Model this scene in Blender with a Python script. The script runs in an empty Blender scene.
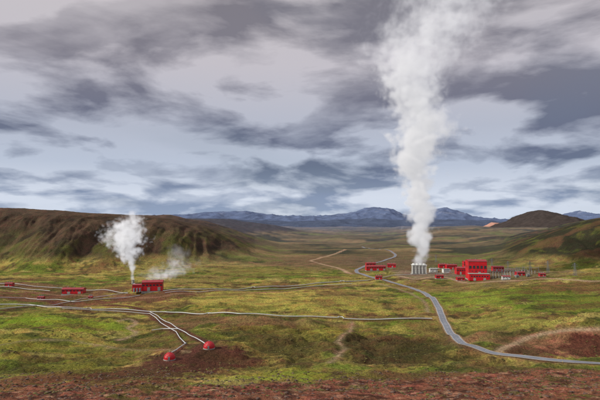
import bpy, math, random
import numpy as np
from mathutils import Vector, kdtree
random.seed(4); rng=np.random.default_rng(7)
sc=bpy.context.scene
sc.view_settings.view_transform='Standard'; sc.view_settings.look='None'; sc.view_settings.exposure=0
F=500.0; PITCH=math.atan(22/500); CAMZ=100.0

def lin(c):
    c=c/255.0
    return c/12.92 if c<=0.04045 else ((c+0.055)/1.055)**2.4
def S(r,g,b,k=1.0): return (lin(r)*k,lin(g)*k,lin(b)*k,1.0)

# ---------------------------------------------------------------- noise
def _h(ix,iy,s):
    n=(ix.astype(np.int64)*374761393+iy.astype(np.int64)*668265263+s*1442695041)&0xffffffff
    n=((n^(n>>13))*1274126177)&0xffffffff
    n=n^(n>>16)
    return (n&0xffff)/65535.0*2*math.pi
def perlin(x,y,s=0):
    x=np.asarray(x,float);y=np.asarray(y,float)
    ix=np.floor(x);iy=np.floor(y);fx=x-ix;fy=y-iy
    def g(dx,dy):
        a=_h(ix+dx,iy+dy,s)
        return np.cos(a)*(fx-dx)+np.sin(a)*(fy-dy)
    u=fx*fx*fx*(fx*(fx*6-15)+10);v=fy*fy*fy*(fy*(fy*6-15)+10)
    a=g(0,0)*(1-u)+g(1,0)*u;b=g(0,1)*(1-u)+g(1,1)*u
    return (a*(1-v)+b*v)*1.5
def fbm(x,y,o=4,s=0,r=0.5):
    t=0;a=1;n=0
    for i in range(o):
        t=t+a*perlin(x*2**i,y*2**i,s+i*17);n+=a;a*=r
    return t/n
def ridged(x,y,o=4,s=0):
    t=0;a=1;n=0
    for i in range(o):
        t=t+a*(1-2*np.abs(perlin(x*2**i,y*2**i,s+i*31)));n+=a;a*=.5
    return t/n
def ss(t):
    t=np.clip(t,0,1);return t*t*(3-2*t)

# ---------------------------------------------------------------- terrain height
def Hs(x,y):
    x=np.asarray(x,float);y=np.asarray(y,float)
    z=np.interp(y,[-300,-50,0,50,100,150,200,250,300,340,400],[112,101,97.5,77,58.5,44,31,19.5,9.5,4,0])
    m=ss((y-240)/150)*(1-0.55*ss((y-700)/200))
    z=z+fbm(x/210,y/170,2,5)*11*m+fbm(x/62,y/52,2,9)*3.2*m
    z=z+30*ss((x-250)/330)*ss((y-400)/160)*(1-ss((y-820)/200))
    # eroded bluff above the road on the right
    z=z+17*np.exp(-(((x-275)/70)**2+((y-438)/36)**2))
    # left hill
    yr=np.where(y>1450,x*1450/np.maximum(y,1),x)
    hm=np.interp(yr,[-1600,-870,-696,-522,-377,-275,-188,-130,-60],[150,140,132,120,109,85,48,18,0])
    foot=np.interp(x,[-900,-400,-200,-60],[990,1010,1120,1250])+fbm(x/160,y/400,2,3)*90
    k=ss((y-foot)/380)
    z=z+hm*k*(1-ss((y-2300)/1500))
    gul=ridged(x/75+fbm(x/200,y/200,2,8)*.6,y/420,4,21)
    z=z+gul*19*np.clip(4*k*(1-k),0,1)*np.clip(hm/100,0,1)
    # second hill
    yr=x*3500/np.maximum(y,2000)
    hm=np.interp(yr,[-1500,-800,-500,-230,-60,60,200],[100,100,94,70,36,10,0])
    k=ss((y-2700)/800)
    z=z+hm*k*(1-ss((y-4500)/1500))+ridged(x/200,y/500,3,55)*12*np.clip(4*k*(1-k),0,1)*np.clip(hm/90,0,1)
    # right hill
    yr=np.where(y>1300,x*1300/np.maximum(y,1),x)
    hm=np.interp(yr,[450,520,572,637,702,780,950],[0,15,40,66,90,110,158])
    foot=np.interp(x,[450,800],[1010,910])+fbm(x/130,y/300,2,13)*50
    k=ss((y-foot)/320)
    z=z+hm*k*(1-ss((y-2000)/700))+ridged(x/80,y/300,4,71)*13*np.clip(4*k*(1-k),0,1)*np.clip(hm/60,0,1)
    # rolling moor beyond the plant
    z=z+(fbm(x/600,y/450,4,33)*34+5)*ss((y-1400)/900)*(1-ss((y-9000)/4000))
    rx=np.maximum(y,1)
    z=z+50*ss((x/rx-.16)/.14)*ss((y-2300)/700)*(1-ss((y-5000)/1000))
    return z
def gulmask(x,y):
    g=np.exp(-(((x-0)/80)**2+((y-420)/70)**2))+.8*np.exp(-(((x-95)/100)**2+((y-430)/65)**2))+.7*np.exp(-(((x+190)/70)**2+((y-360)/50)**2))+.5*np.exp(-(((x-160)/90)**2+((y-355)/35)**2))+.26
    return g*ss((y-265)/60)*(1-ss((y-620)/150))
def detail(x,y):
    m=ss((y-60)/100)
    a=fbm(x/19,y/16,5,41,.62)*2.8+fbm(x/4.2,y/4.2,2,43)*.55
    b=ridged(x/60+fbm(x/50,y/50,2,66)*.5,y/52,4,61)
    bl=np.exp(-(((x-275)/95)**2+((y-430)/46)**2))*ridged(x/16,y/30,3,67)*4.4
    return a*m*(1-.6*ss((y-1000)/800))-gulmask(x,y)*5.6*(b-.1)+bl
def ray(px,py):
    u=(px-300)/F;v=(200-py)/F;c=math.cos(PITCH);s=math.sin(PITCH)
    return np.array([u,c-v*s,s+v*c])
_t=np.geomspace(100,30000,6000)
def G(px,py):
    d=ray(px,py);p=d[None]*_t[:,None]
    h=Hs(p[:,0],p[:,1]);q=CAMZ+p[:,2]-h
    i=np.where(q<0)[0]
    i=i[0] if len(i) else len(_t)-1
    a=q[i-1]/(q[i-1]-q[i]) if i>0 else 0
    t=_t[i-1]+(_t[i]-_t[i-1])*a
    return np.array([d[0]*t,d[1]*t,CAMZ+d[2]*t])
def hz(x,y): return float(Hs(np.array([x]),np.array([y]))[0])

# ---------------------------------------------------------------- materials
def newmat(name):
    m=bpy.data.materials.new(name);m.use_nodes=True
    return m,m.node_tree.nodes,m.node_tree.links,m.node_tree.nodes['Principled BSDF']
def simple(name,col,rough=.6,var=.25,scale=.6,bump=0.0,bscale=4,metal=0):
    m,N,L,b=newmat(name)
    tc=N.new('ShaderNodeTexCoord');n=N.new('ShaderNodeTexNoise');n.inputs['Scale'].default_value=scale;n.inputs['Detail'].default_value=5
    L.new(tc.outputs['Object'],n.inputs['Vector'])
    mr=N.new('ShaderNodeMapRange');mr.inputs[1].default_value=.3;mr.inputs[2].default_value=.7
    mr.inputs[3].default_value=1-var;mr.inputs[4].default_value=1+var
    L.new(n.outputs['Fac'],mr.inputs[0])
    mx=N.new('ShaderNodeVectorMath');mx.operation='SCALE';mx.inputs[0].default_value=col[:3]
    L.new(mr.outputs[0],mx.inputs['Scale']);L.new(mx.outputs[0],b.inputs['Base Color'])
    b.inputs['Roughness'].default_value=rough;b.inputs['Metallic'].default_value=metal
    if bump:
        n2=N.new('ShaderNodeTexNoise');n2.inputs['Scale'].default_value=bscale;n2.inputs['Detail'].default_value=4
        L.new(tc.outputs['Object'],n2.inputs['Vector'])
        bp=N.new('ShaderNodeBump');bp.inputs['Strength'].default_value=bump;bp.inputs['Distance'].default_value=.3
        L.new(n2.outputs['Fac'],bp.inputs['Height']);L.new(bp.outputs[0],b.inputs['Normal'])
    return m
def cladding(name,col):
    m=simple(name,col,.45,.2,.15)
    N=m.node_tree.nodes;L=m.node_tree.links;b=N['Principled BSDF']
    tc=N.new('ShaderNodeTexCoord');w=N.new('ShaderNodeTexWave');w.inputs['Scale'].default_value=.9;w.bands_direction='DIAGONAL'
    mp=N.new('ShaderNodeMapping');mp.inputs['Scale'].default_value=(1,1,0)
    L.new(tc.outputs['Object'],mp.inputs[0]);L.new(mp.outputs[0],w.inputs['Vector'])
    bp=N.new('ShaderNodeBump');bp.inputs['Strength'].default_value=.5;bp.inputs['Distance'].default_value=.15
    L.new(w.outputs['Fac'],bp.inputs['Height']);L.new(bp.outputs[0],b.inputs['Normal'])
    return m
M_red=cladding('red_cladding',S(190,18,32))
M_roof=cladding('red_roof',S(142,30,36))
M_white=simple('white_paint',S(205,208,206),.5,.12)
M_grey=simple('grey_concrete',S(150,150,144),.8,.15)
M_louv=simple('louvre_grey',S(120,124,122),.7,.2)
M_glass=simple('window_glass',(.03,.04,.05,1),.1,.1)
M_steel=simple('steel',S(138,142,146),.45,.15,metal=.3)
M_pipe=simple('pipe_cladding',S(182,184,186),.45,.15,.05)
M_rust=simple('dark_metal',S(90,80,76),.6,.2)
M_asph=simple('asphalt',S(108,112,120),.6,.18,.12)
M_paint=simple('road_paint',S(215,215,210),.6,.15)
M_dirt=simple('dirt',S(132,112,84),.95,.3,.2,.6,2)
M_rock=simple('rock',S(88,68,58),.9,.35,.3,.5,3)
M_tus=simple('moss_tussock',S(86,82,38),1,.45,.06)

def attr_mat(name,bump=.7,mottle=1.0):
    m,N,L,b=newmat(name)
    at=N.new('ShaderNodeAttribute');at.attribute_name='Col'
    geo=N.new('ShaderNodeNewGeometry')
    def noise(scale,det,rough,lo,hi,a=.3,c=.7):
        n=N.new('ShaderNodeTexNoise');n.inputs['Scale'].default_value=scale;n.inputs['Detail'].default_value=det;n.inputs['Roughness'].default_value=rough
        L.new(geo.outputs['Position'],n.inputs['Vector'])
        r=N.new('ShaderNodeMapRange');r.inputs[1].default_value=a;r.inputs[2].default_value=c;r.inputs[3].default_value=lo;r.inputs[4].default_value=hi
        L.new(n.outputs['Fac'],r.inputs[0]);return r
    r1=noise(.55,4,.78,.32,1.70);r2=noise(.035,5,.65,.66,1.34)
    mu=N.new('ShaderNodeMath');mu.operation='MULTIPLY';L.new(r1.outputs[0],mu.inputs[0]);L.new(r2.outputs[0],mu.inputs[1])
    sc_=N.new('ShaderNodeVectorMath');sc_.operation='SCALE';L.new(at.outputs['Color'],sc_.inputs[0]);L.new(mu.outputs[0],sc_.inputs['Scale'])
    r3=noise(.07,6,.72,0,.9*mottle,.46,.6)
    mx=N.new('ShaderNodeMix');mx.data_type='RGBA';L.new(r3.outputs[0],mx.inputs['Factor']);L.new(sc_.outputs[0],mx.inputs['A'])
    v=N.new('ShaderNodeVectorMath');v.operation='MULTIPLY';v.inputs[1].default_value=(.92,.68,.8);L.new(sc_.outputs[0],v.inputs[0]);L.new(v.outputs[0],mx.inputs['B'])
    L.new(mx.outputs['Result'],b.inputs['Base Color'])
    b.inputs['Roughness'].default_value=1.0;b.inputs['Specular IOR Level'].default_value=.1
    n4=N.new('ShaderNodeTexNoise');n4.inputs['Scale'].default_value=.25;n4.inputs['Detail'].default_value=5;n4.inputs['Roughness'].default_value=.74
    L.new(geo.outputs['Position'],n4.inputs['Vector'])
    bp=N.new('ShaderNodeBump');bp.inputs['Strength'].default_value=bump;bp.inputs['Distance'].default_value=5.0
    L.new(n4.outputs['Fac'],bp.inputs['Height']);L.new(bp.outputs[0],b.inputs['Normal'])
    return m
M_ground=attr_mat('ground_cover',.8)
M_mtn=attr_mat('mountain_rock',.3,.2)

# ---------------------------------------------------------------- polylines (image pixel coordinates ray-cast onto the terrain)
def catmull(P,step=3.0):
    P=[np.array(p[:2]) for p in P];P=[2*P[0]-P[1]]+P+[2*P[-1]-P[-2]];out=[]
    for i in range(1,len(P)-2):
        n=max(2,int(np.linalg.norm(P[i+1]-P[i])/step))
        for k in range(n):
            t=k/n
            out.append(.5*((2*P[i])+(-P[i-1]+P[i+1])*t+(2*P[i-1]-5*P[i]+4*P[i+1]-P[i+2])*t*t+(-P[i-1]+3*P[i]-3*P[i+1]+P[i+2])*t**3))
    out.append(P[-2]);return np.array(out)
def straight(P,step=3.0):
    out=[]
    for a,b in zip(P[:-1],P[1:]):
        a=np.array(a[:2]);b=np.array(b[:2]);n=max(2,int(np.linalg.norm(b-a)/step))
        for k in range(n): out.append(a+(b-a)*k/n)
    out.append(np.array(P[-1][:2]));return np.array(out)
def W(pts,f=catmull,step=3.0): return f([G(*p) for p in pts],step)
road=W([(680,371),(640,368),(600,364),(560,361),(520,356.5),(485,351),(463,344),(452,335),(444,322),(438,307),(428,296),(412,288.5),(390,282),(368,276.5),(357,272.5),(359,269),(372,264),(386,260),(395,256.5),(393,253),(380,249.5),(362,247)])
SAND=(166,144,114);DRT=(136,106,80);RED=(94,60,48);PATHC=(146,132,98)
tracks=[ # polyline, half width, colour
 (W([(640,328),(600,329),(560,331),(530,337),(508,346),(498,352)]),1.8,SAND),
 (W([(428,312),(425,303),(412,294),(396,288),(380,284)]),1.6,PATHC),
 (W([(118,321),(130,319),(136,324),(128,328),(136,333),(126,338),(118,340)]),1.0,SAND),
 (W([(352,322),(349,332),(339,341),(345,349),(337,357),(330,362)]),.6,SAND),
 (W([(40,300),(62,306),(95,306),(140,309),(158,321),(182,331),(206,343)]),3.6,RED),
 (W([(0,290),(40,293),(90,296),(128,297),(165,296),(240,292),(330,288),(372,283)]),2.0,DRT),
 (W([(352,274),(338,268),(318,263),(312,260),(328,256),(345,250)]),3.6,SAND),
 (W([(395,275),(415,279),(440,277),(470,283),(505,281),(560,279),(600,281)]),3.0,SAND),
 (W([(206,343),(190,354),(170,361),(150,362)]),3,RED),
 (W([(250,262),(290,266),(330,262)]),3.5,DRT),
 (W([(0,345),(40,340),(90,344),(150,350),(190,352)]),.5,PATHC),
]
pipes=[
 W([(-30,304),(30,306),(62,308),(110,310),(165,313),(240,315),(330,318.5),(432,320)],straight),
 W([(-20,312),(20,308),(62,304),(128,293)],straight),
 W([(-30,283),(20,285),(64,289),(128,294)],straight),
 W([(163,292),(205,290),(250,288.5),(300,286),(355,282),(368,281)],straight),
 W([(150,313),(158,317),(166,323),(178,330),(186,334),(205,345)],straight),
 W([(152,332),(162,330),(178,330)],straight),
 W([(186,345),(176,352),(168,356)],straight),
 W([(368,281),(392,276),(415,275),(452,273)],straight),
 W([(62,309.5),(110,312),(150,315),(156,319),(164,326),(176,333),(186,345)],straight),
 W([(-30,300),(25,299),(75,303),(120,299),(140,296)],straight),
 W([(165,294),(208,292),(252,290.5),(302,288),(352,284.5)],straight),
 W([(-30,287),(20,289),(50,292)],straight),
]
kd_pts=[];cols=[DRT,RED]
def addk(poly,w,ci):
    for p in poly: kd_pts.append((p[0],p[1],w,ci))
addk(road,4.2,0)
for p,w,c in tracks:
    cols.append(c);addk(p,w,len(cols)-1)
for p in pipes: addk(p,.9,1)
kd=kdtree.KDTree(len(kd_pts))
for i,p in enumerate(kd_pts): kd.insert((p[0],p[1],0),i)
kd.balance()

# ---------------------------------------------------------------- sheets
def sheet(name,X,Y,Z,C,mat):
    r,c=X.shape
    me=bpy.data.meshes.new(name)
    co=np.stack([X,Y,Z],-1).reshape(-1,3).astype(np.float32)
    me.vertices.add(r*c);me.vertices.foreach_set('co',co.ravel())
    idx=np.arange(r*c).reshape(r,c)
    q=np.stack([idx[:-1,:-1],idx[:-1,1:],idx[1:,1:],idx[1:,:-1]],-1).reshape(-1,4)
    me.loops.add(q.size);me.loops.foreach_set('vertex_index',q.ravel().astype(np.int32))
    me.polygons.add(len(q));me.polygons.foreach_set('loop_start',(np.arange(len(q))*4).astype(np.int32))
    me.polygons.foreach_set('use_smooth',np.ones(len(q),bool))
    me.update(calc_edges=True)
    if C is not None:
        a=me.color_attributes.new('Col','FLOAT_COLOR','POINT')
        cc=np.concatenate([C.reshape(-1,3),np.ones((r*c,1))],1).astype(np.float32);a.data.foreach_set('color',cc.ravel())
    me.materials.append(mat);me.validate()
    o=bpy.data.objects.new(name,me);sc.collection.objects.link(o);return o

ys=np.concatenate([np.linspace(-250,90,40)[:-1],np.geomspace(90,420,250)[:-1],np.geomspace(420,1600,380)[:-1],np.geomspace(1600,60000,180)])
us=np.linspace(-1,1,760)
Yg=np.repeat(ys[:,None],len(us),1)
Xg=us[None,:]*(np.maximum(ys,0)[:,None]*.78+130)
hs=Hs(Xg,Yg);dt=detail(Xg,Yg)
dist=np.full(Xg.shape,1e3);kind=np.full(Xg.shape,-1)
find=kd.find
for i in range(Xg.shape[0]):
    if not(290<ys[i]<1900): continue
    yi=float(ys[i]);row=Xg[i].tolist()
    for j,xx in enumerate(row):
        if abs(xx)>yi*.72+20: continue
        co,k,d=find((xx,yi,0));q=kd_pts[k]
        dist[i,j]=d-q[2];kind[i,j]=q[3]
dt=dt*ss(dist/8)
pads=[(G(146,293)[:2],38),(G(470,280)[:2],60),(G(420,273)[:2],30),(G(72,294)[:2],28),(G(168,360)[:2],9),(G(208,349)[:2],9),(G(378,270)[:2],40)]
for (c,r) in pads:
    dt=dt*ss((np.hypot(Xg-c[0],Yg-c[1])-r)/12)
Zg=hs+dt-.12*(dist<1)
def c3(r,g,b): return np.array([lin(r),lin(g),lin(b)])
n1=fbm(Xg/150,Yg/110,4,101);n2=fbm(Xg/42,Yg/34,5,103,.6);n3=fbm(Xg/11,Yg/10,3,105,.6);n4=fbm(Xg/95,Yg/60,5,107,.6)
n5=fbm(Xg/70+3,Yg/28,5,109,.62);n6=fbm(Xg/130,Yg/38,5,151,.62)
def mixc(C,col,m): return C*(1-m[...,None])+col*m[...,None]
C=np.ones(Xg.shape+(3,))*c3(150,142,70)
C=mixc(C,c3(104,120,44),ss((n1+n2*.8)*3.2+.4))
C=mixc(C,c3(122,94,60),ss((n4+n3*.3-.04)*4.5)*.85)
C=mixc(C,c3(176,164,96),ss((n5-.12)*5)*.65)
C=mixc(C,c3(60,58,34),ss((n2+n3*.6-.09)*5)*.7)
moor=ss((Yg-960)/400)
mc=np.ones_like(C)*c3(98,90,62)
mc=mixc(mc,c3(132,116,80),ss(fbm(Xg/700,Yg/260,4,111)*4))
mc=mixc(mc,c3(62,64,46),ss(fbm(Xg/400,Yg/220,5,113,.6)*5-.1))
mc=mixc(mc,c3(108,118,60),ss(fbm(Xg/300,Yg/160,4,115,.6)*5-.7)*.7)
C=C*(1-moor[...,None])+mc*moor[...,None]
def patch(px,py,rx,ry,col,st=1.0):
    global C
    c=G(px,py);t=G(px,py-ry);b=G(px,py+ry)
    ryw=(t[1]-b[1])/2;cy=(t[1]+b[1])/2;rw=rx/F*c[1]
    d=np.sqrt(((Xg-c[0])/rw)**2+((Yg-cy)/ryw)**2)+(n2*1.2+n3*.7)
    C=mixc(C,c3(*col),ss((1.2-d)/.5)*st)
for a in [
 (240,301,150,10,(168,158,78),.75),(330,305,90,9,(154,150,70),.7),(60,322,70,8,(114,138,36),.8),(40,345,60,12,(138,136,52),.65),
 (480,298,66,12,(118,140,46),.75),(575,300,55,22,(98,118,38),.75),(500,325,60,10,(138,140,64),.7),(300,330,90,8,(146,136,58),.55),
 (470,286,70,5,(126,110,66),.75),(40,298,70,4,(112,76,58),.9),(90,303,50,3,(106,68,52),.85),(20,285,50,3,(118,94,68),.75),(85,293,45,3,(104,72,54),.75),
 (210,358,60,14,(80,48,38),.97),(140,372,60,9,(80,52,40),.9),(150,340,26,9,(106,92,50),.75),(120,385,60,8,(86,60,42),.75),(30,381,50,9,(106,68,50),.9),
 (60,368,55,8,(100,104,40),.7),(295,375,55,6,(124,134,46),.8),(310,345,50,12,(80,78,38),.85),(395,350,56,14,(72,68,36),.9),(265,335,30,6,(98,84,50),.7),
 (370,374,60,5,(118,114,48),.65),(440,376,70,7,(100,80,50),.9),(556,341,74,14,(146,106,78),.97),(588,346,40,9,(86,52,40),.97),(520,350,30,6,(98,66,50),.92),(540,374,100,8,(112,82,56),.94),(480,366,40,5,(104,82,54),.7),
 (480,338,44,6,(122,102,68),.7),(230,320,66,5,(134,106,72),.7),(300,321,60,3,(120,94,66),.6),(180,322,34,8,(104,82,56),.75),(480,272,55,5,(122,102,82),.9),(520,276,60,5,(114,102,74),.8),
 (570,286,50,5,(118,84,58),.75),(400,306,26,6,(120,100,62),.5),(350,296,40,4,(126,108,66),.5),
 (150,297,48,4,(108,74,56),.92),(425,275,32,5,(132,116,98),.85),(325,264,60,8,(112,94,68),.8),(250,272,60,5,(118,118,58),.6),(395,263,50,7,(106,92,70),.8),(200,280,40,4,(134,122,70),.6),
 (240,340,22,6,(122,120,52),.6),(90,360,40,8,(122,116,48),.5),(430,330,20,8,(114,94,58),.6)]: patch(*a)
strip=ss((n6-.10)*6)*(1-ss((Yg-900)/200))*ss((Yg-300)/60)
C=mixc(C,c3(98,74,50),strip*.6)
strip=ss((-n6-.16)*6)*(1-ss((Yg-900)/200))*ss((Yg-300)/60)
C=mixc(C,c3(70,80,34),strip*.55)
gm=gulmask(Xg,Yg)*ss(ridged(Xg/60+fbm(Xg/50,Yg/50,2,66)*.5,Yg/52,4,61)*1.3)
C=mixc(C,c3(62,56,32),ss(gm*1.4-.18)*.55)
# left hill
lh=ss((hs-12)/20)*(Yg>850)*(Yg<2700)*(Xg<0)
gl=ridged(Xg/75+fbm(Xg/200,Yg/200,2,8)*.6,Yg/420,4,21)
hc=np.ones_like(C)*c3(72,61,46)  # moss brown, painted dark to include the cloud shadow on this hill
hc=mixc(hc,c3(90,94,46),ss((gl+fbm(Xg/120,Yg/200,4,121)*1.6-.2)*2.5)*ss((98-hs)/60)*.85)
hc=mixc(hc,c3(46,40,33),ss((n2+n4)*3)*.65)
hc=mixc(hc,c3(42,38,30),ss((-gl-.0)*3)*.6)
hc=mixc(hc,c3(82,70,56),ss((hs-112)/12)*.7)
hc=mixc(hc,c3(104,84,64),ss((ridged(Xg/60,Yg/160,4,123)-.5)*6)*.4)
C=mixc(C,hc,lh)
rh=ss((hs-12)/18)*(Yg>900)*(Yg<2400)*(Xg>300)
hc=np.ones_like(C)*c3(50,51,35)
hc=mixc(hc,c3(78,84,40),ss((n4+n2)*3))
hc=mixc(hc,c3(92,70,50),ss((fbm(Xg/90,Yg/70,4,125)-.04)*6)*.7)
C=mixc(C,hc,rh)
sh=ss((hs-28)/20)*(Yg>2500)*(Yg<5200)*(Xg<300)
C=mixc(C,c3(56,54,54),sh*.9)
# red scoria of the near slope
edge=Yg-(276+fbm(Xg/45,Yg/40,4,131)*70-22*ss(-(Xg+10)/60)+44*ss((Xg-20)/90))
red=ss(-edge/18)
rc=np.ones_like(C)*c3(130,86,64)
rc=mixc(rc,c3(82,54,42),ss(n3*4+.35));rc=mixc(rc,c3(96,92,46),ss((n2+n3*.7-.22)*6)*.8)
rc=mixc(rc,c3(164,130,102),ss((fbm(Xg/6,Yg/5,3,137)-.15)*5)*.75)
C=mixc(C,rc,red)
cc_=np.array([c3(*c) for c in cols])[np.clip(kind,0,None)]
wob=n3*1.6+fbm(Xg/3.5,Yg/3.5,2,141)*.8
for w,st in((4.5,.4),(.9,.85)):
    m=ss((w-dist+wob*(w*.35))/w)*(kind>=0)*st
    C=C*(1-m[...,None])+cc_*m[...,None]
haze_tint=(1-np.exp(-np.maximum(Yg-1500,0)/7500.))
C=mixc(C,c3(102,114,136),haze_tint)  # aerial haze painted into the vertex colour, bluer with distance
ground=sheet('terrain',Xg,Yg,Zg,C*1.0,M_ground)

# ---------------------------------------------------------------- mountains
def mountain(name,prof,Y0,depth,col,amp,rs,seed,snow=0,nx=420):
    px=np.array([p[0] for p in prof]);pz=np.array([100+(222-p[1])/F*Y0 for p in prof])
    xr=(px-300)/F*Y0
    xs=np.linspace(xr[0],xr[-1],nx);yy=np.linspace(Y0-depth,Y0+depth,110)
    X,Y=np.meshgrid(xs,yy)
    t=np.abs(Y-Y0)/depth
    prof_=np.interp(X+fbm(X/rs,Y/rs,3,seed)*rs*.2,xr,pz)
    f=np.clip(1-t,0,1)
    Z=prof_*f**.9+ridged(X/rs,Y/(rs*1.5),5,seed+3)*amp*np.clip(4*f*(1-f)+.25,0,1)*ss(prof_/200+.1)-40*(1-ss(f*6))
    Z=np.where(t>=.999,-60,Z)
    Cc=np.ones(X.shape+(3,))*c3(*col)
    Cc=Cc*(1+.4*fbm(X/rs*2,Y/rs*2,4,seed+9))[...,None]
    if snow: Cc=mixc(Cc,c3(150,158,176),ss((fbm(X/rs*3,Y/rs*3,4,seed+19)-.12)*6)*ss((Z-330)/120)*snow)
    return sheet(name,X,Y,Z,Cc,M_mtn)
mountain('mountain_range',[(60,226),(110,221),(150,217),(185,215),(215,212),(245,211.5),(268,215),(290,216.5),(320,216.5),(345,214),(356,212),(362,208.5),(372,207.5),(386,208.5),(392,210),(400,215),(412,217.5),(425,213),(434,209),(444,208),(452,211),(468,218),(490,220),(540,221),(562,216),(575,211.5),(590,214),(620,218),(680,222),(740,228)],21000,3200,(84,98,126),150,1100,201,snow=.25,nx=520)  # blue-grey colour has the aerial haze painted in
mountain('mountain_range',[(90,230),(150,223),(200,219),(240,220),(290,222),(330,221),(370,219),(410,221),(450,220),(480,221),(540,225),(600,221),(680,223),(760,232)],11500,2200,(68,79,100),70,800,231)  # nearer range, haze also painted into its darker blue
mountain('mountain',[(436,243),(466,236),(490,229.5),(506,225),(520,219),(530,213.5),(537,211),(543,210.5),(551,213),(561,218),(576,224.5),(594,229.5),(640,236)],3600,800,(58,52,49),30,230,251)
mountain('rhyolite_hill',[(462,240),(474,233),(484,227),(492,222.5),(500,223),(508,227),(520,235),(528,240)],4300,420,(168,128,112),18,150,271)
mountain('hill',[(390,240),(420,235),(450,232),(478,235),(500,238),(520,241)],3000,400,(88,74,58),16,160,281)

# ---------------------------------------------------------------- road
def ribbon(name,P,w,mat,off=.1,lat=0.0,cross=5,parent=None):
    T=np.gradient(P,axis=0);T/=np.linalg.norm(T,axis=1)[:,None]+1e-9
    Nn=np.stack([-T[:,1],T[:,0]],1)
    a=np.linspace(-.5,.5,cross)*w+lat
    X=P[:,0][:,None]+Nn[:,0][:,None]*a;Y=P[:,1][:,None]+Nn[:,1][:,None]*a
    Z=Hs(X,Y)+off+Y*.00035
    Z0=Hs(P[:,0],P[:,1])[:,None]+off+Y*.00035
    Z=.3*Z+.7*np.maximum(Z0,Z)
    o=sheet(name,X,Y,Z,None,mat)
    if parent: o.parent=parent
    return o
rd=bpy.data.objects.new('road',None);sc.collection.objects.link(rd)
ribbon('verge',road,9,M_dirt,.10,parent=rd)
ribbon('asphalt',road,7.0,M_asph,.22,parent=rd)
near=road[road[:,1]<1000]
ribbon('edge_line_1',near,.2,M_paint,.235,3.15,2,rd);ribbon('edge_line_2',near,.2,M_paint,.235,-3.15,2,rd)
def dashes():
    V=[];Fc=[]
    for i in range(0,len(near)-2,3):
        p=near[i];q=near[i+1];t=(q-p)/np.linalg.norm(q-p);n=np.array([-t[1],t[0]])*.08
        k=len(V)
        for w in(p-n,q-n,q+n,p+n):
            z=hz(w[0],w[1])+.28+w[1]*.00035;V.append((w[0],w[1],z))
        Fc.append((k,k+1,k+2,k+3))
    me=bpy.data.meshes.new('centre_dashes');me.from_pydata(V,[],Fc);me.materials.append(M_paint)
    o=bpy.data.objects.new('centre_dashes',me);sc.collection.objects.link(o);o.parent=rd
dashes()

# ---------------------------------------------------------------- mesh part helpers
class MB:
    def __init__(s): s.v=[];s.f=[]
    def box(s,c,d,rz=0,taper=1.0):
        k=len(s.v);cs,sn=math.cos(rz),math.sin(rz)
        for z in(-.5,.5):
            t=taper if z>0 else 1
            for x,y in((-.5,-.5),(.5,-.5),(.5,.5),(-.5,.5)):
                X=x*d[0]*t;Y=y*d[1]*t
                s.v.append((c[0]+X*cs-Y*sn,c[1]+X*sn+Y*cs,c[2]+z*d[2]))
        s.f+=[(k+3,k+2,k+1,k),(k+4,k+5,k+6,k+7)]+[(k+i,k+(i+1)%4,k+4+(i+1)%4,k+4+i) for i in range(4)]
    def cyl(s,c,r,h,n=16,r2=None):
        k=len(s.v);r2=r if r2 is None else r2
        for z,rr in((0,r),(h,r2)):
            for i in range(n):
                a=2*math.pi*i/n;s.v.append((c[0]+rr*math.cos(a),c[1]+rr*math.sin(a),c[2]+z))
        s.f+=[tuple(k+n-1-i for i in range(n)),tuple(k+n+i for i in range(n))]+[(k+i,k+(i+1)%n,k+n+(i+1)%n,k+n+i) for i in range(n)]
    def bar(s,a,b,r):
        a=Vector(a);b=Vector(b);d=(b-a).normalized();u=d.orthogonal().normalized();w=d.cross(u);k=len(s.v)
        for p in(a,b):
            for i in range(4):
                an=math.pi/2*i;s.v.append(tuple(p+u*r*math.cos(an)+w*r*math.sin(an)))
        s.f+=[(k+i,k+(i+1)%4,k+4+(i+1)%4,k+4+i) for i in range(4)]+[(k+3,k+2,k+1,k),(k+4,k+5,k+6,k+7)]
    def gable(s,w,d,z,h,ov=.5,c=(0,0)):
        k=len(s.v);x=w/2+ov;y=d/2+ov
        s.v+=[(c[0]-x,c[1]-y,z),(c[0]+x,c[1]-y,z),(c[0]+x,c[1]+y,z),(c[0]-x,c[1]+y,z),(c[0]-x,c[1],z+h),(c[0]+x,c[1],z+h)]
        s.f+=[(k,k+1,k+5,k+4),(k+2,k+3,k+4,k+5),(k,k+4,k+3),(k+1,k+2,k+5),(k+3,k+2,k+1,k)]
    def obj(s,name,mat,parent=None):
        me=bpy.data.meshes.new(name);me.from_pydata(s.v,[],s.f);me.materials.append(mat)
        o=bpy.data.objects.new(name,me);sc.collection.objects.link(o)
        if parent: o.parent=parent
        return o
def empty(name,x,y,rz=0,dz=0):
    e=bpy.data.objects.new(name,None);sc.collection.objects.link(e);e.location=(x,y,hz(x,y)+dz);e.rotation_euler=(0,0,rz);return e
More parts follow.
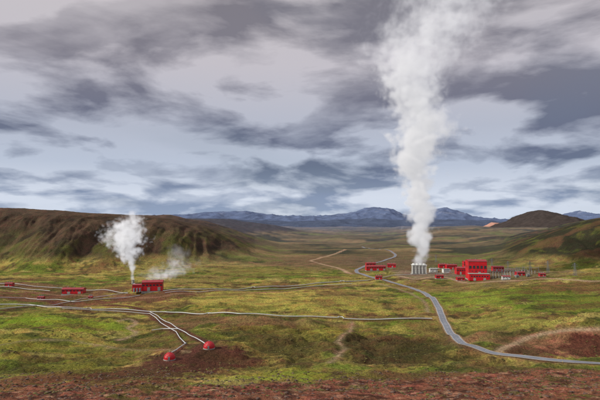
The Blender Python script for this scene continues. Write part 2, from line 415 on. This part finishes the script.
def hall(name,px,py,w,d,h,rz=0,roofh=2.0,doors=1,strip=True,nwin=6,wall=None,roof=None):
    g=G(px,py);e=empty(name,g[0],g[1]+d/2,rz)
    b=MB();b.box((0,0,-1),(w+1,d+1,3));b.obj('foundation',M_grey,e)
    b=MB();b.box((0,0,h/2+.5),(w,d,h-1+.01));b.obj('walls',wall or M_red,e)
    b=MB();b.gable(w,d,h,roofh);b.obj('roof',roof or M_roof,e)
    b=MB()
    if strip:
        ww=w/(nwin*1.6)
        for i in range(nwin):
            x=-w/2+w*(i+.5)/nwin
            b.box((x,-d/2-.02,h*.68),(ww,.16,h*.16))
            b.box((x,d/2+.02,h*.68),(ww,.16,h*.16))
        for sx in(-1,1):
            for j in(-.25,.25): b.box((sx*(w/2+.02),j*d,h*.68),(.16,2.2,h*.16))
        b.obj('windows',M_glass,e)
    b=MB()
    for i in range(doors):
        x=-w/2+w*(i+.5)/doors+w*.08
        b.box((x,-d/2-.05,1+h*.2),(min(4.5,w*.14),.2,h*.4))
    b.obj('doors',M_grey,e)
    b=MB()
    b.box((0,-d/2-.35,h-.2),(w+1,.3,.35));b.box((0,d/2+.35,h-.2),(w+1,.3,.35))
    for sx in(-1,1): b.box((sx*(w/2-.2),-d/2-.12,h/2+.3),(.3,.2,h-1))
    b.obj('gutter_and_trim',M_rust,e)
    b=MB()
    for i in range(3): b.cyl((-w*.3+i*w*.3,d*.12,h+roofh*.4),.6,2.2,10)
    b.obj('roof_vents',M_steel,e)
    return e
# separator station
e=hall('separator_station',151,292.5,28,17,13,.18,2.2,2,True,6)
b=MB();b.box((-20.6,0,4.5),(13,13,9));b.obj('annex_walls',M_red,e)
b=MB();b.box((-20.6,0,9.25),(13.6,13.6,.5));b.obj('annex_roof',M_roof,e)
b=MB()
for i in range(3): b.cyl((-24+i*4,-10,0),1.3,5.5,14)
b.obj('separator_vessels',M_steel,e)
hall('pump_house',72,294.5,30,12,7.5,.05,1.8,2,True,6)
hall('pump_house',8,287,11,8,5,0,1.2,1,True,3)
hall('red_shed',90,299,5,4,3,0,.8,1,False)
hall('pump_house',40,300,8,6,4,0,1,1,True,2)
# power house
e=hall('power_house',479,280,30,26,31,-.12,2.4,1,True,5)
b=MB();b.box((0,-19,5.5),(33,11.6,11));b.obj('front_hall_walls',M_red,e)
b=MB();b.box((0,-19,11.3),(34,12.4,.6));b.obj('front_hall_roof',M_grey,e)
b=MB()
for i in range(7): b.box((-12.6+i*4.2,-24.85,7.2),(2.4,.16,2.0))
for i in range(4): b.box((-9+i*6,-13.06,14.6),(2.2,.16,1.4))
b.obj('front_windows',M_glass,e)
b=MB();b.box((-8,-24.9,2.4),(4,.2,4.4));b.box((8,-24.9,2.4),(4,.2,4.4));b.obj('roller_doors',M_grey,e)
b=MB()
for k in(11.2,19.0): b.box((0,-13.1,k+.9),(29,.16,.25))
b.obj('facade_bands',M_roof,e)
hall('workshop',463,275,22,16,13,-.05,1.8,2,True,5)
hall('office_building',452,270,22,12,10,.05,1.5,1,True,5)
hall('workshop',499,272,21,14,10,-.1,1.6,2,True,4)
hall('workshop',468,270,16,12,17,.02,1.8,1,True,4)
hall('workshop',443,268.5,16,10,8,.02,1.5,1,True,4)
hall('storage_shed',440,279,13,8,5.5,.05,1.3,1,True,3)
hall('storage_shed',461,281,12,8,5,.05,1.3,1,True,3)
hall('storage_shed',521,276,14,9,6,.05,1.3,1,True,3)
hall('warehouse',434,272.5,15,10,7,.02,1.3,2,True,4,M_white,M_grey)
hall('warehouse',507,280,12,8,5.5,-.1,1.2,1,True,3,M_white,M_roof)
hall('storage_shed',376,271,40,13,9,.08,2.0,3,True,8)
hall('storage_shed',392,268,18,10,8,-.1,1.6,1,True,3)
hall('storage_shed',371,267,22,10,8,.1,1.6,1,True,3)
hall('pump_house',379,280,11,8,6,0,1.2,1,True,2)
hall('red_shed',543,277,9,6,5,0,1,1,True,2)
g=G(447,273);e=empty('white_building',g[0],g[1]+6,.1)
b=MB();b.box((0,0,3.2),(14,9,7.4));b.obj('walls',M_white,e)
b=MB();b.box((0,0,7.2),(14.8,9.8,.5));b.obj('roof',M_grey,e)
b=MB()
for z in(2,5):
    for i in range(4): b.box((-5+i*3,-4.55,z+.3),(1.8,.16,1.4))
b.obj('windows',M_glass,e)
b=MB();b.box((6,-4.6,1.2),(1.2,.2,2.2));b.obj('door',M_red,e)

# cooling tower (row of cells with fan stacks)
gt=G(420,274.5);e=empty('cooling_tower',gt[0],gt[1]+8,-.1)
b=MB();b.box((0,0,0),(29,17,3));b.obj('basin',M_grey,e)
b=MB();b.box((0,0,9.2),(25,12,15.6));b.obj('cell_walls',M_grey,e)
b=MB()
for k_ in range(9):
    b.box((0,-6.6-.1*k_,3.0+k_*1.6),(26,1.0,.7));b.box((0,6.6+.1*k_,3.0+k_*1.6),(26,1.0,.7))
b.obj('louvres',M_white,e)
b=MB()
for i in range(5): b.box((-12.4+i*6.2,-7.7,9),(.5,2.0,16));b.box((-12.4+i*6.2,7.7,9),(.5,2.0,16))
b.obj('louvre_frames',M_white,e)
b=MB();b.box((0,0,17.3),(28,17.6,.5))
for s in(-1,1):
    b.box((0,s*8.7,18.7),(28,.1,.15))
    for i in range(15): b.box((-14+i*2,s*8.7,18.1),(.1,.1,1.1))
b.obj('deck_and_railing',M_white,e)
b=MB()
for i in range(4): b.cyl((-9.6+i*6.4,0,17.56),3.0,2.6,20,2.7)
b.obj('fan_stacks',M_white,e)

# ---------------------------------------------------------------- geodesic well-head huts
import bmesh
def dome(px,py,r):
    g=G(px,py);e=empty('wellhead_dome',g[0],g[1]+r,random.random()*.6)
    bm=bmesh.new();bmesh.ops.create_icosphere(bm,subdivisions=3,radius=r)
    bmesh.ops.bisect_plane(bm,geom=bm.verts[:]+bm.edges[:]+bm.faces[:],plane_co=(0,0,-.1*r),plane_no=(0,0,1),clear_inner=True)
    bmesh.ops.translate(bm,verts=bm.verts,vec=(0,0,.1*r+.5))
    me=bpy.data.meshes.new('shell');bm.to_mesh(me)
    edges=[(tuple(x.verts[0].co),tuple(x.verts[1].co)) for x in bm.edges];bm.free();me.materials.append(M_red)
    o=bpy.data.objects.new('shell',me);sc.collection.objects.link(o);o.parent=e
    b=MB()
    for a,c in edges: b.bar(a,c,.045)
    b.obj('panel_ribs',M_roof,e)
    b=MB();b.cyl((0,0,-.8),r*1.03,1.35,24);b.obj('base_ring',M_grey,e)
    b=MB();b.box((.0,-r*.96,1.6),(1.3,.9,2.1));b.obj('door',M_steel,e)
    b=MB();b.cyl((0,0,r*1.05+.3),.35,1.0,10);b.obj('vent',M_steel,e)
dome(168,361,4.0);dome(208,350,4.3)

# ---------------------------------------------------------------- pipelines
def pipeline(P,r=.62,loops=True):
    P=np.array(P)
    pts=[];acc=0;last=P[0]
    for i,p in enumerate(P):
        if i: acc+=np.linalg.norm(p-last)
        last=p
        pts.append(p)
        if loops and acc>150 and i<len(P)-4:
            t=(P[i+1]-p);t/=np.linalg.norm(t);n=np.array([-t[1],t[0]])
            pts+= [p+n*5]
            pts+= [p+n*5+t*5,p+t*5];acc=0
            P[i+1]=p+t*6
    P2=np.array(pts);Z=Hs(P2[:,0],P2[:,1])+1.3
    Z=np.convolve(np.pad(Z,3,mode='edge'),np.ones(7)/7,'valid')
    e=bpy.data.objects.new('steam_pipeline',None);sc.collection.objects.link(e)
    cu=bpy.data.curves.new('pipe','CURVE');cu.dimensions='3D';sp=cu.splines.new('POLY');sp.points.add(len(P2)-1)
    for i,(p,z) in enumerate(zip(P2,Z)): sp.points[i].co=(p[0],p[1],z,1)
    cu.bevel_depth=r;cu.bevel_resolution=3;cu.materials.append(M_pipe)
    o=bpy.data.objects.new('pipe',cu);sc.collection.objects.link(o);o.parent=e
    b=MB()
    for i in range(0,len(P2),3):
        h=Z[i]-r;g=hz(P2[i][0],P2[i][1])
        b.box((P2[i][0],P2[i][1],(h+g)/2-.3),(.3,.3,h-g+.6));b.box((P2[i][0],P2[i][1],h+.02),(1.0,1.0,.14))
    b.obj('supports',M_rust,e)
for i,p in enumerate(pipes): pipeline(p,.5 if i in(0,3) else .36,i in(0,3))

# ---------------------------------------------------------------- switchyard and pylons
def gantry(b,x,y,z,w,h):
    for s in(-1,1):
        for o in(-.8,.8): b.bar((x+s*w/2+o,y,z-1),(x+s*w/2,y,z+h),.16)
        b.bar((x+s*w/2,y,z+h),(x+s*w/2,y,z+h+3),.1)
    b.bar((x-w/2,y,z+h),(x+w/2,y,z+h),.2);b.bar((x-w/2,y,z+h-1),(x+w/2,y,z+h-1),.14)
    n=int(w/1.5)
    for i in range(n): b.bar((x-w/2+i*w/n,y,z+h-1*(i%2)),(x-w/2+(i+1)*w/n,y,z+h-1*((i+1)%2)),.08)
g=G(516,277);sy=empty('switchyard',g[0],g[1]);b=MB();b2=MB()
for r in range(3):
    for i in range(4):
        x=-30+i*20;y=r*26
        z=hz(g[0]+x,g[1]+y)-sy.location.z
        gantry(b,x,y,z,15,12)
        for q in(-5,0,5):
            b2.cyl((x+q,y+8,z-.5),.35,5,8);b2.cyl((x+q,y+8,z+4.5),.55,1.6,8,.3)
b.obj('gantries',M_steel,sy);b2.obj('insulators',M_grey,sy)
b=MB();
for i in range(3):
    z=hz(g[0]-20+i*18,g[1]-9)-sy.location.z
    b.box((-20+i*18,-9,z+2),(5,3.5,4))
    for k_ in range(5): b.box((-22+i*18+k_,-11.1,z+2),(.25,.7,3))
    for k_ in(-1,0,1): b.cyl((-20+i*18+k_*1.4,-9,z+4),.22,1.6,8)
b.obj('transformers',M_louv,sy)
def pylon(px,py,h):
    g=G(px,py);e=empty('power_pylon',g[0],g[1],.2);b=MB()
    for sx in(-1,1):
        for sy_ in(-1,1): b.bar((sx*2.2,sy_*2.2,-1),(sx*.4,sy_*.4,h),.14)
    for k_ in range(6):
        z0=h*k_/6;z1=h*(k_+1)/6;a=2.2-1.8*k_/6;c=2.2-1.8*(k_+1)/6
        for sy_ in(-1,1):
            b.bar((-a,sy_*a,z0),(c,sy_*c,z1),.08);b.bar((a,sy_*a,z0),(-c,sy_*c,z1),.08)
        for sx in(-1,1): b.bar((sx*a,-a,z0),(sx*c,c,z1),.08)
    for z,w in((h*.72,5.5),(h*.88,4)):
        b.bar((-w,0,z),(w,0,z),.14);b.bar((-w,0,z),(0,0,z+2),.08);b.bar((w,0,z),(0,0,z+2),.08)
        for s in(-1,1): b.bar((s*w,0,z),(s*w,0,z-1.6),.12)
    b.obj('lattice',M_steel,e)
for a in[(492,268,20),(508,270,18),(530,271,20),(548,273,20),(575,276,20),(436,262,18)]: pylon(*a)
def lamp(px,py):
    g=G(px,py);e=empty('street_lamp',g[0],g[1]);b=MB();b.cyl((0,0,-.5),.14,9.5,8,.08);b.bar((0,0,9),(0,-1.6,9.4),.07);b.obj('pole',M_steel,e)
    b=MB();b.box((0,-1.9,9.4),(.35,.9,.18));b.obj('lamp_head',M_grey,e)
for a in[(440,276),(456,279),(468,284),(500,280)]: lamp(*a)
gs=G(133,284);e=empty('steam_silencer',gs[0],gs[1])
b=MB();b.cyl((0,0,-1),2.2,7,16,2.0);b.cyl((0,0,6.02),2.5,.6,16);b.obj('drum',M_grey,e)
b=MB();b.bar((0,0,.9),(12,-14,1.0),.5);b.obj('inlet_pipe',M_pipe,e)
b=MB()
T=np.gradient(near,axis=0);T/=np.linalg.norm(T,axis=1)[:,None]
for i in range(0,len(near),12):
    for s in(-1,1):
        x=near[i][0]-T[i][1]*s*4.2;y=near[i][1]+T[i][0]*s*4.2;z=hz(x,y)
        b.box((x,y,z+.55),(.14,.14,1.5))
b.obj('road_marker_posts',simple('yellow_post',S(200,170,60)))

# ---------------------------------------------------------------- rocks & tussocks
def scatter(name,n,y0,y1,smin,smax,mat,flat,seed,cond=None):
    r=np.random.default_rng(seed)
    bm=bmesh.new();bmesh.ops.create_icosphere(bm,subdivisions=1,radius=1)
    bv=np.array([v.co[:] for v in bm.verts]);bf=np.array([[v.index for v in f.verts] for f in bm.faces]);bm.free()
    y=y0+(y1-y0)*r.random(n);x=(r.random(n)*2-1)*(y*.66+10)
    keep=fbm(x/25,y/22,3,seed)>-.02
    if cond is not None: keep&=cond(x,y)
    x=x[keep];y=y[keep];n=len(x)
    z=Hs(x,y)+detail(x,y)
    s=smin+(smax-smin)*r.random(n)**3
    V=bv[None]*(1+.35*(r.random((n,len(bv),1))-.5))*s[:,None,None]*np.stack([1+.5*r.random(n),1+.5*r.random(n),np.full(n,flat)],1)[:,None,:]
    V=V+np.stack([x,y,z],1)[:,None,:]
    Fc=(bf[None]+(np.arange(n)*len(bv))[:,None,None]).reshape(-1,3)
    me=bpy.data.meshes.new(name);V=V.reshape(-1,3).astype(np.float32)
    me.vertices.add(len(V));me.vertices.foreach_set('co',V.ravel());me.loops.add(Fc.size);me.loops.foreach_set('vertex_index',Fc.ravel().astype(np.int32))
    me.polygons.add(len(Fc));me.polygons.foreach_set('loop_start',(np.arange(len(Fc))*3).astype(np.int32));me.update(calc_edges=True)
    me.materials.append(mat);o=bpy.data.objects.new(name,me);sc.collection.objects.link(o)
def offroad(x,y):
    out=np.ones(len(x),bool)
    for i in range(len(x)):
        co,k_,d=kd.find((x[i],y[i],0));out[i]=d-kd_pts[k_][2]>8
    return out
scatter('rocks',10000,130,320,.12,.9,M_rock,.6,301,offroad)
scatter('moss_tussocks',14000,200,500,.2,.95,M_tus,.4,311,offroad)

# ---------------------------------------------------------------- steam
def steam_mat(name,dens,em,an=.25,rate=2.5):
    m=bpy.data.materials.new(name);m.use_nodes=True;N=m.node_tree.nodes;L=m.node_tree.links;N.clear()
    m.cycles.volume_step_rate=rate
    out=N.new('ShaderNodeOutputMaterial');at=N.new('ShaderNodeAttribute');at.attribute_name='density'
    m1=N.new('ShaderNodeMath');m1.operation='MULTIPLY';m1.inputs[1].default_value=dens
    m2=N.new('ShaderNodeMath');m2.operation='MULTIPLY';m2.inputs[1].default_value=dens*em
    L.new(at.outputs['Fac'],m1.inputs[0]);L.new(at.outputs['Fac'],m2.inputs[0])
    vs=N.new('ShaderNodeVolumeScatter');vs.inputs['Color'].default_value=(.95,.955,.97,1);vs.inputs['Anisotropy'].default_value=an
    L.new(m1.outputs[0],vs.inputs['Density'])
    e=N.new('ShaderNodeEmission');e.inputs['Color'].default_value=(.95,.955,1,1);L.new(m2.outputs[0],e.inputs['Strength'])  # added glow, stands in for light scattered many times inside the steam
    a=N.new('ShaderNodeAddShader');L.new(vs.outputs[0],a.inputs[0]);L.new(e.outputs[0],a.inputs[1]);L.new(a.outputs[0],out.inputs['Volume'])
    return m
def plume(name,base,scale,table,mat,vox,nsz,rough=.6,warp=.5,depth=1.0,ripple=.9):
    T=np.array(table,float);Ht=T[-1,0]*scale
    cmin=(T[:,1]-T[:,2]*1.7).min()*scale;cmax=(T[:,1]+T[:,2]*1.7).max()*scale;rm=T[:,2].max()*scale*1.6*depth
    ng=bpy.data.node_groups.new(name+'_field','GeometryNodeTree')
    ng.interface.new_socket('Geometry',in_out='OUTPUT',socket_type='NodeSocketGeometry')
    N=ng.nodes;L=ng.links
    def nd(t,**k):
        n=N.new(t)
        for a,b_ in k.items(): setattr(n,a,b_)
        return n
    def math_(op,a,b_=None,c=None):
        n=nd('ShaderNodeMath',operation=op)
        for i,v in enumerate((a,b_,c)):
            if v is None: continue
            if isinstance(v,(int,float)): n.inputs[i].default_value=v
            else: L.new(v,n.inputs[i])
        return n.outputs[0]
    pos=nd('GeometryNodeInputPosition').outputs[0]
    off=nd('ShaderNodeVectorMath',operation='ADD');off.inputs[1].default_value=(base[0],base[1],base[2]);L.new(pos,off.inputs[0])
    sp0=nd('ShaderNodeSeparateXYZ');L.new(pos,sp0.inputs[0])
    t0=math_('DIVIDE',sp0.outputs[2],Ht)
    def curve(tin,vals):
        lo=min(vals)-.001;hi=max(vals)+.001
        n=nd('ShaderNodeFloatCurve');cm=n.mapping.curves[0]
        xs=T[:,0]/T[-1,0]
        pts=[(x,(v-lo)/(hi-lo)) for x,v in zip(xs,vals)]
        cm.points[0].location=pts[0];cm.points[1].location=pts[-1]
        for p in pts[1:-1]: cm.points.new(*p)
        n.mapping.update();L.new(tin,n.inputs['Value'])
        return math_('MULTIPLY_ADD',n.outputs[0],hi-lo,lo)
    r0=curve(t0,T[:,2]*scale)
    nw=nd('ShaderNodeTexNoise');nw.inputs['Scale'].default_value=1/(nsz*2.2);nw.inputs['Detail'].default_value=2;L.new(off.outputs[0],nw.inputs['Vector'])
    sb=nd('ShaderNodeVectorMath',operation='SUBTRACT');sb.inputs[1].default_value=(.5,.5,.5);L.new(nw.outputs['Color'],sb.inputs[0])
    sl=nd('ShaderNodeVectorMath',operation='SCALE');L.new(sb.outputs[0],sl.inputs[0]);L.new(math_('MULTIPLY',r0,warp*2),sl.inputs['Scale'])
    pw=nd('ShaderNodeVectorMath',operation='ADD');L.new(pos,pw.inputs[0]);L.new(sl.outputs[0],pw.inputs[1])
    sp=nd('ShaderNodeSeparateXYZ');L.new(pw.outputs[0],sp.inputs[0])
    cx=curve(t0,T[:,1]*scale);dn=curve(t0,T[:,3]);eg=curve(t0,T[:,4])
    dx=math_('SUBTRACT',sp.outputs[0],cx);dy=math_('DIVIDE',sp.outputs[1],depth)
    d=math_('DIVIDE',math_('SQRT',math_('ADD',math_('MULTIPLY',dx,dx),math_('MULTIPLY',dy,dy))),r0)
    n1=nd('ShaderNodeTexNoise');n1.inputs['Scale'].default_value=1/nsz;n1.inputs['Detail'].default_value=5;n1.inputs['Roughness'].default_value=rough;L.new(off.outputs[0],n1.inputs['Vector'])
    dv=nd('ShaderNodeVectorMath',operation='ADD');L.new(off.outputs[0],dv.inputs[0]);L.new(sl.outputs[0],dv.inputs[1])
    vo=nd('ShaderNodeTexVoronoi');vo.feature='F1';vo.inputs['Scale'].default_value=1/(nsz*.9)
    vo.inputs['Detail'].default_value=1.5;vo.inputs['Roughness'].default_value=.5
    L.new(dv.outputs[0],vo.inputs['Vector'])
    a=math_('SUBTRACT',1.0,d)
    b_=math_('MULTIPLY',math_('SUBTRACT',n1.outputs[0],.5),ripple*1.6)
    c=math_('MULTIPLY',math_('SUBTRACT',.42,vo.outputs['Distance']),ripple*.75)
    val=math_('ADD',math_('ADD',a,b_),c)
    cl=nd('ShaderNodeClamp');L.new(math_('MULTIPLY',val,eg),cl.inputs[0])
    sq=math_('POWER',cl.outputs[0],1.4)
    den=math_('MULTIPLY',sq,dn)
    den=math_('MULTIPLY',den,math_('MULTIPLY_ADD',n1.outputs[0],1.6,.2))
    vc=nd('GeometryNodeVolumeCube');L.new(den,vc.inputs['Density'])
    mn=(cmin,-rm,0);mxx=(cmax,rm,Ht)
    vc.inputs['Min'].default_value=mn;vc.inputs['Max'].default_value=mxx
    for ax,q in zip('XYZ',range(3)): vc.inputs['Resolution '+ax].default_value=max(8,int((mxx[q]-mn[q])/vox))
    sm=nd('GeometryNodeSetMaterial');sm.inputs['Material'].default_value=mat;L.new(vc.outputs[0],sm.inputs[0])
    go=nd('NodeGroupOutput');L.new(sm.outputs[0],go.inputs[0])
    me=bpy.data.meshes.new(name);me.materials.append(mat)
    o=bpy.data.objects.new(name,me);sc.collection.objects.link(o);o.location=base
    md=o.modifiers.new('steam','NODES');md.node_group=ng
    return o
M_st=steam_mat('steam',.11,.31)
M_st2=steam_mat('steam_small',.13,.36)
M_st3=steam_mat('steam_thin',.03,.38)
k=gt[1]/F
plume('steam_plume',(gt[0],gt[1]+8,gt[2]+19),k,[(0,0,11,1,3),(22,1,14,1,2.8),(60,1,22,.95,2.5),(90,-2,28,.85,2.3),(112,-2,33,.8,2.1),(132,7,42,.7,1.9),(148,4,38,.6,1.8),(165,0,38,.48,1.7),(190,-4,52,.33,1.5),(212,0,64,.24,1.3),(240,16,76,.17,1.2),(262,28,84,.13,1.1),(290,40,92,.08,1)],M_st,2.5,26,rough=.6,ripple=1.0)
k2=gs[1]/F
plume('steam_plume',(gs[0],gs[1],gs[2]+5),k2,[(0,0,2.2,1,3),(10,-1,5,1,3),(20,-3,10,.9,2.5),(32,-6,19,.8,2.2),(44,-8,26,.75,2),(54,-7,23,.65,1.8),(63,-2,15,.45,1.6),(72,3,4,.2,1.2)],M_st2,1.2,12,ripple=1.1)
gw=G(150,288)
plume('steam_wisp',(gw[0]-4,gw[1]+22,gw[2]),k2,[(0,0,6,1,2),(6,6,16,1,1.8),(12,14,28,.9,1.6),(20,22,26,.8,1.5),(28,26,18,.6,1.3),(40,20,7,.3,1.2)],M_st3,1.5,12,.65,.6,1.0,1.4)

# ---------------------------------------------------------------- light
el=math.radians(33);az=math.radians(-106)
dirv=Vector((math.sin(az)*math.cos(el),math.cos(az)*math.cos(el),math.sin(el)))
sd=bpy.data.lights.new('sun','SUN');sd.energy=4.0;sd.angle=math.radians(3);sd.color=(1,.94,.83)
so=bpy.data.objects.new('sun',sd);sc.collection.objects.link(so);so.rotation_euler=dirv.to_track_quat('Z','Y').to_euler()

w=bpy.data.worlds.new('World');sc.world=w;w.use_nodes=True;N=w.node_tree.nodes;L=w.node_tree.links;N.clear()
out=N.new('ShaderNodeOutputWorld')
def M(op,a,b=None,c=None,cl=False):
    n=N.new('ShaderNodeMath');n.operation=op;n.use_clamp=cl
    for i,v in enumerate((a,b,c)):
        if v is None: continue
        if isinstance(v,(int,float)): n.inputs[i].default_value=v
        else: L.new(v,n.inputs[i])
    return n.outputs[0]
tc=N.new('ShaderNodeTexCoord');sx=N.new('ShaderNodeSeparateXYZ');L.new(tc.outputs['Generated'],sx.inputs[0])
zz=M('MAXIMUM',sx.outputs[2],0.0);zp=M('ADD',zz,.24)
cb=N.new('ShaderNodeCombineXYZ');L.new(M('DIVIDE',sx.outputs[0],zp),cb.inputs[0]);L.new(M('DIVIDE',sx.outputs[1],zp),cb.inputs[1])
L.new(M('MULTIPLY',zz,2.6),cb.inputs[2])
def wn(scale,det,rough,dist,loc=(0,0,0),st=(1,1,1)):
    mp=N.new('ShaderNodeMapping');mp.inputs['Location'].default_value=loc;mp.inputs['Scale'].default_value=st;L.new(cb.outputs[0],mp.inputs[0])
    n=N.new('ShaderNodeTexNoise');n.inputs['Scale'].default_value=scale;n.inputs['Detail'].default_value=det;n.inputs['Roughness'].default_value=rough;n.inputs['Distortion'].default_value=dist
    L.new(mp.outputs[0],n.inputs['Vector']);return n.outputs['Fac']
def mr(inp,a,b,c=0.,d=1.,sm=True):
    f=N.new('ShaderNodeMapRange')
    if sm: f.interpolation_type='SMOOTHSTEP'
    f.inputs[1].default_value=a;f.inputs[2].default_value=b;f.inputs[3].default_value=c;f.inputs[4].default_value=d
    L.new(inp,f.inputs[0]);return f.outputs[0]
nA=wn(1.7,8,.5,.3,(5.4,3.3,.4),(1,.9,1.5));nA2=wn(1.7,8,.5,.3,(5.34,3.2,.58),(1,.9,1.5))
nB=wn(4.2,6,.55,.3,(7,2,0),(1,1,1.8));nC=wn(1.1,4,.45,.3,(-4,9,0),(1,1,1))
big=M('ADD',M('MULTIPLY',nA,.52),M('ADD',M('MULTIPLY',nB,.2),M('MULTIPLY',nC,.28)))
shade=mr(big,.38,.62)
edge_=mr(M('SUBTRACT',nA,nA2),-.07,.10,-.28,.42,False)
fac=M('ADD',shade,edge_,cl=True)
def ramp(inp,stops):
    r=N.new('ShaderNodeValToRGB');e=r.color_ramp.elements
    e[0].position=stops[0][0];e[0].color=stops[0][1];e[1].position=stops[-1][0];e[1].color=stops[-1][1]
    for p,c in stops[1:-1]:
        x=e.new(p);x.color=c
    L.new(inp,r.inputs[0]);return r.outputs[0]
dark=ramp(zz,[(0,S(152,168,194)),(.05,S(136,151,178)),(.11,S(104,115,140)),(.18,S(108,114,136)),(.3,S(128,126,138)),(.45,S(128,124,132))])
lite=ramp(zz,[(0,S(206,216,232)),(.05,S(212,220,234)),(.11,S(186,196,214)),(.18,S(180,186,202)),(.3,S(196,192,200)),(.45,S(200,194,197))])
mx=N.new('ShaderNodeMix');mx.data_type='RGBA';L.new(fac,mx.inputs['Factor']);L.new(dark,mx.inputs['A']);L.new(lite,mx.inputs['B'])
gain=mr(zz,.45,.9,1.0,2.1)
bgc=N.new('ShaderNodeBackground');L.new(mx.outputs['Result'],bgc.inputs[0]);L.new(gain,bgc.inputs[1])
sky=N.new('ShaderNodeTexSky');sky.sky_type='NISHITA';sky.sun_disc=False;sky.sun_elevation=el;sky.sun_rotation=az
bgs=N.new('ShaderNodeBackground');L.new(sky.outputs[0],bgs.inputs[0]);bgs.inputs[1].default_value=.06
cov=mr(nC,.34,.5,.88,1.0)
ms=N.new('ShaderNodeMixShader');L.new(cov,ms.inputs[0]);L.new(bgs.outputs[0],ms.inputs[1]);L.new(bgc.outputs[0],ms.inputs[2]);L.new(ms.outputs[0],out.inputs[0])

# ---------------------------------------------------------------- camera
cd=bpy.data.cameras.new('camera');cd.lens=30;cd.sensor_width=36;cd.clip_start=.5;cd.clip_end=200000
co=bpy.data.objects.new('camera',cd);sc.collection.objects.link(co);co.location=(0,0,CAMZ);co.rotation_euler=(math.pi/2+PITCH,0,0);sc.camera=co
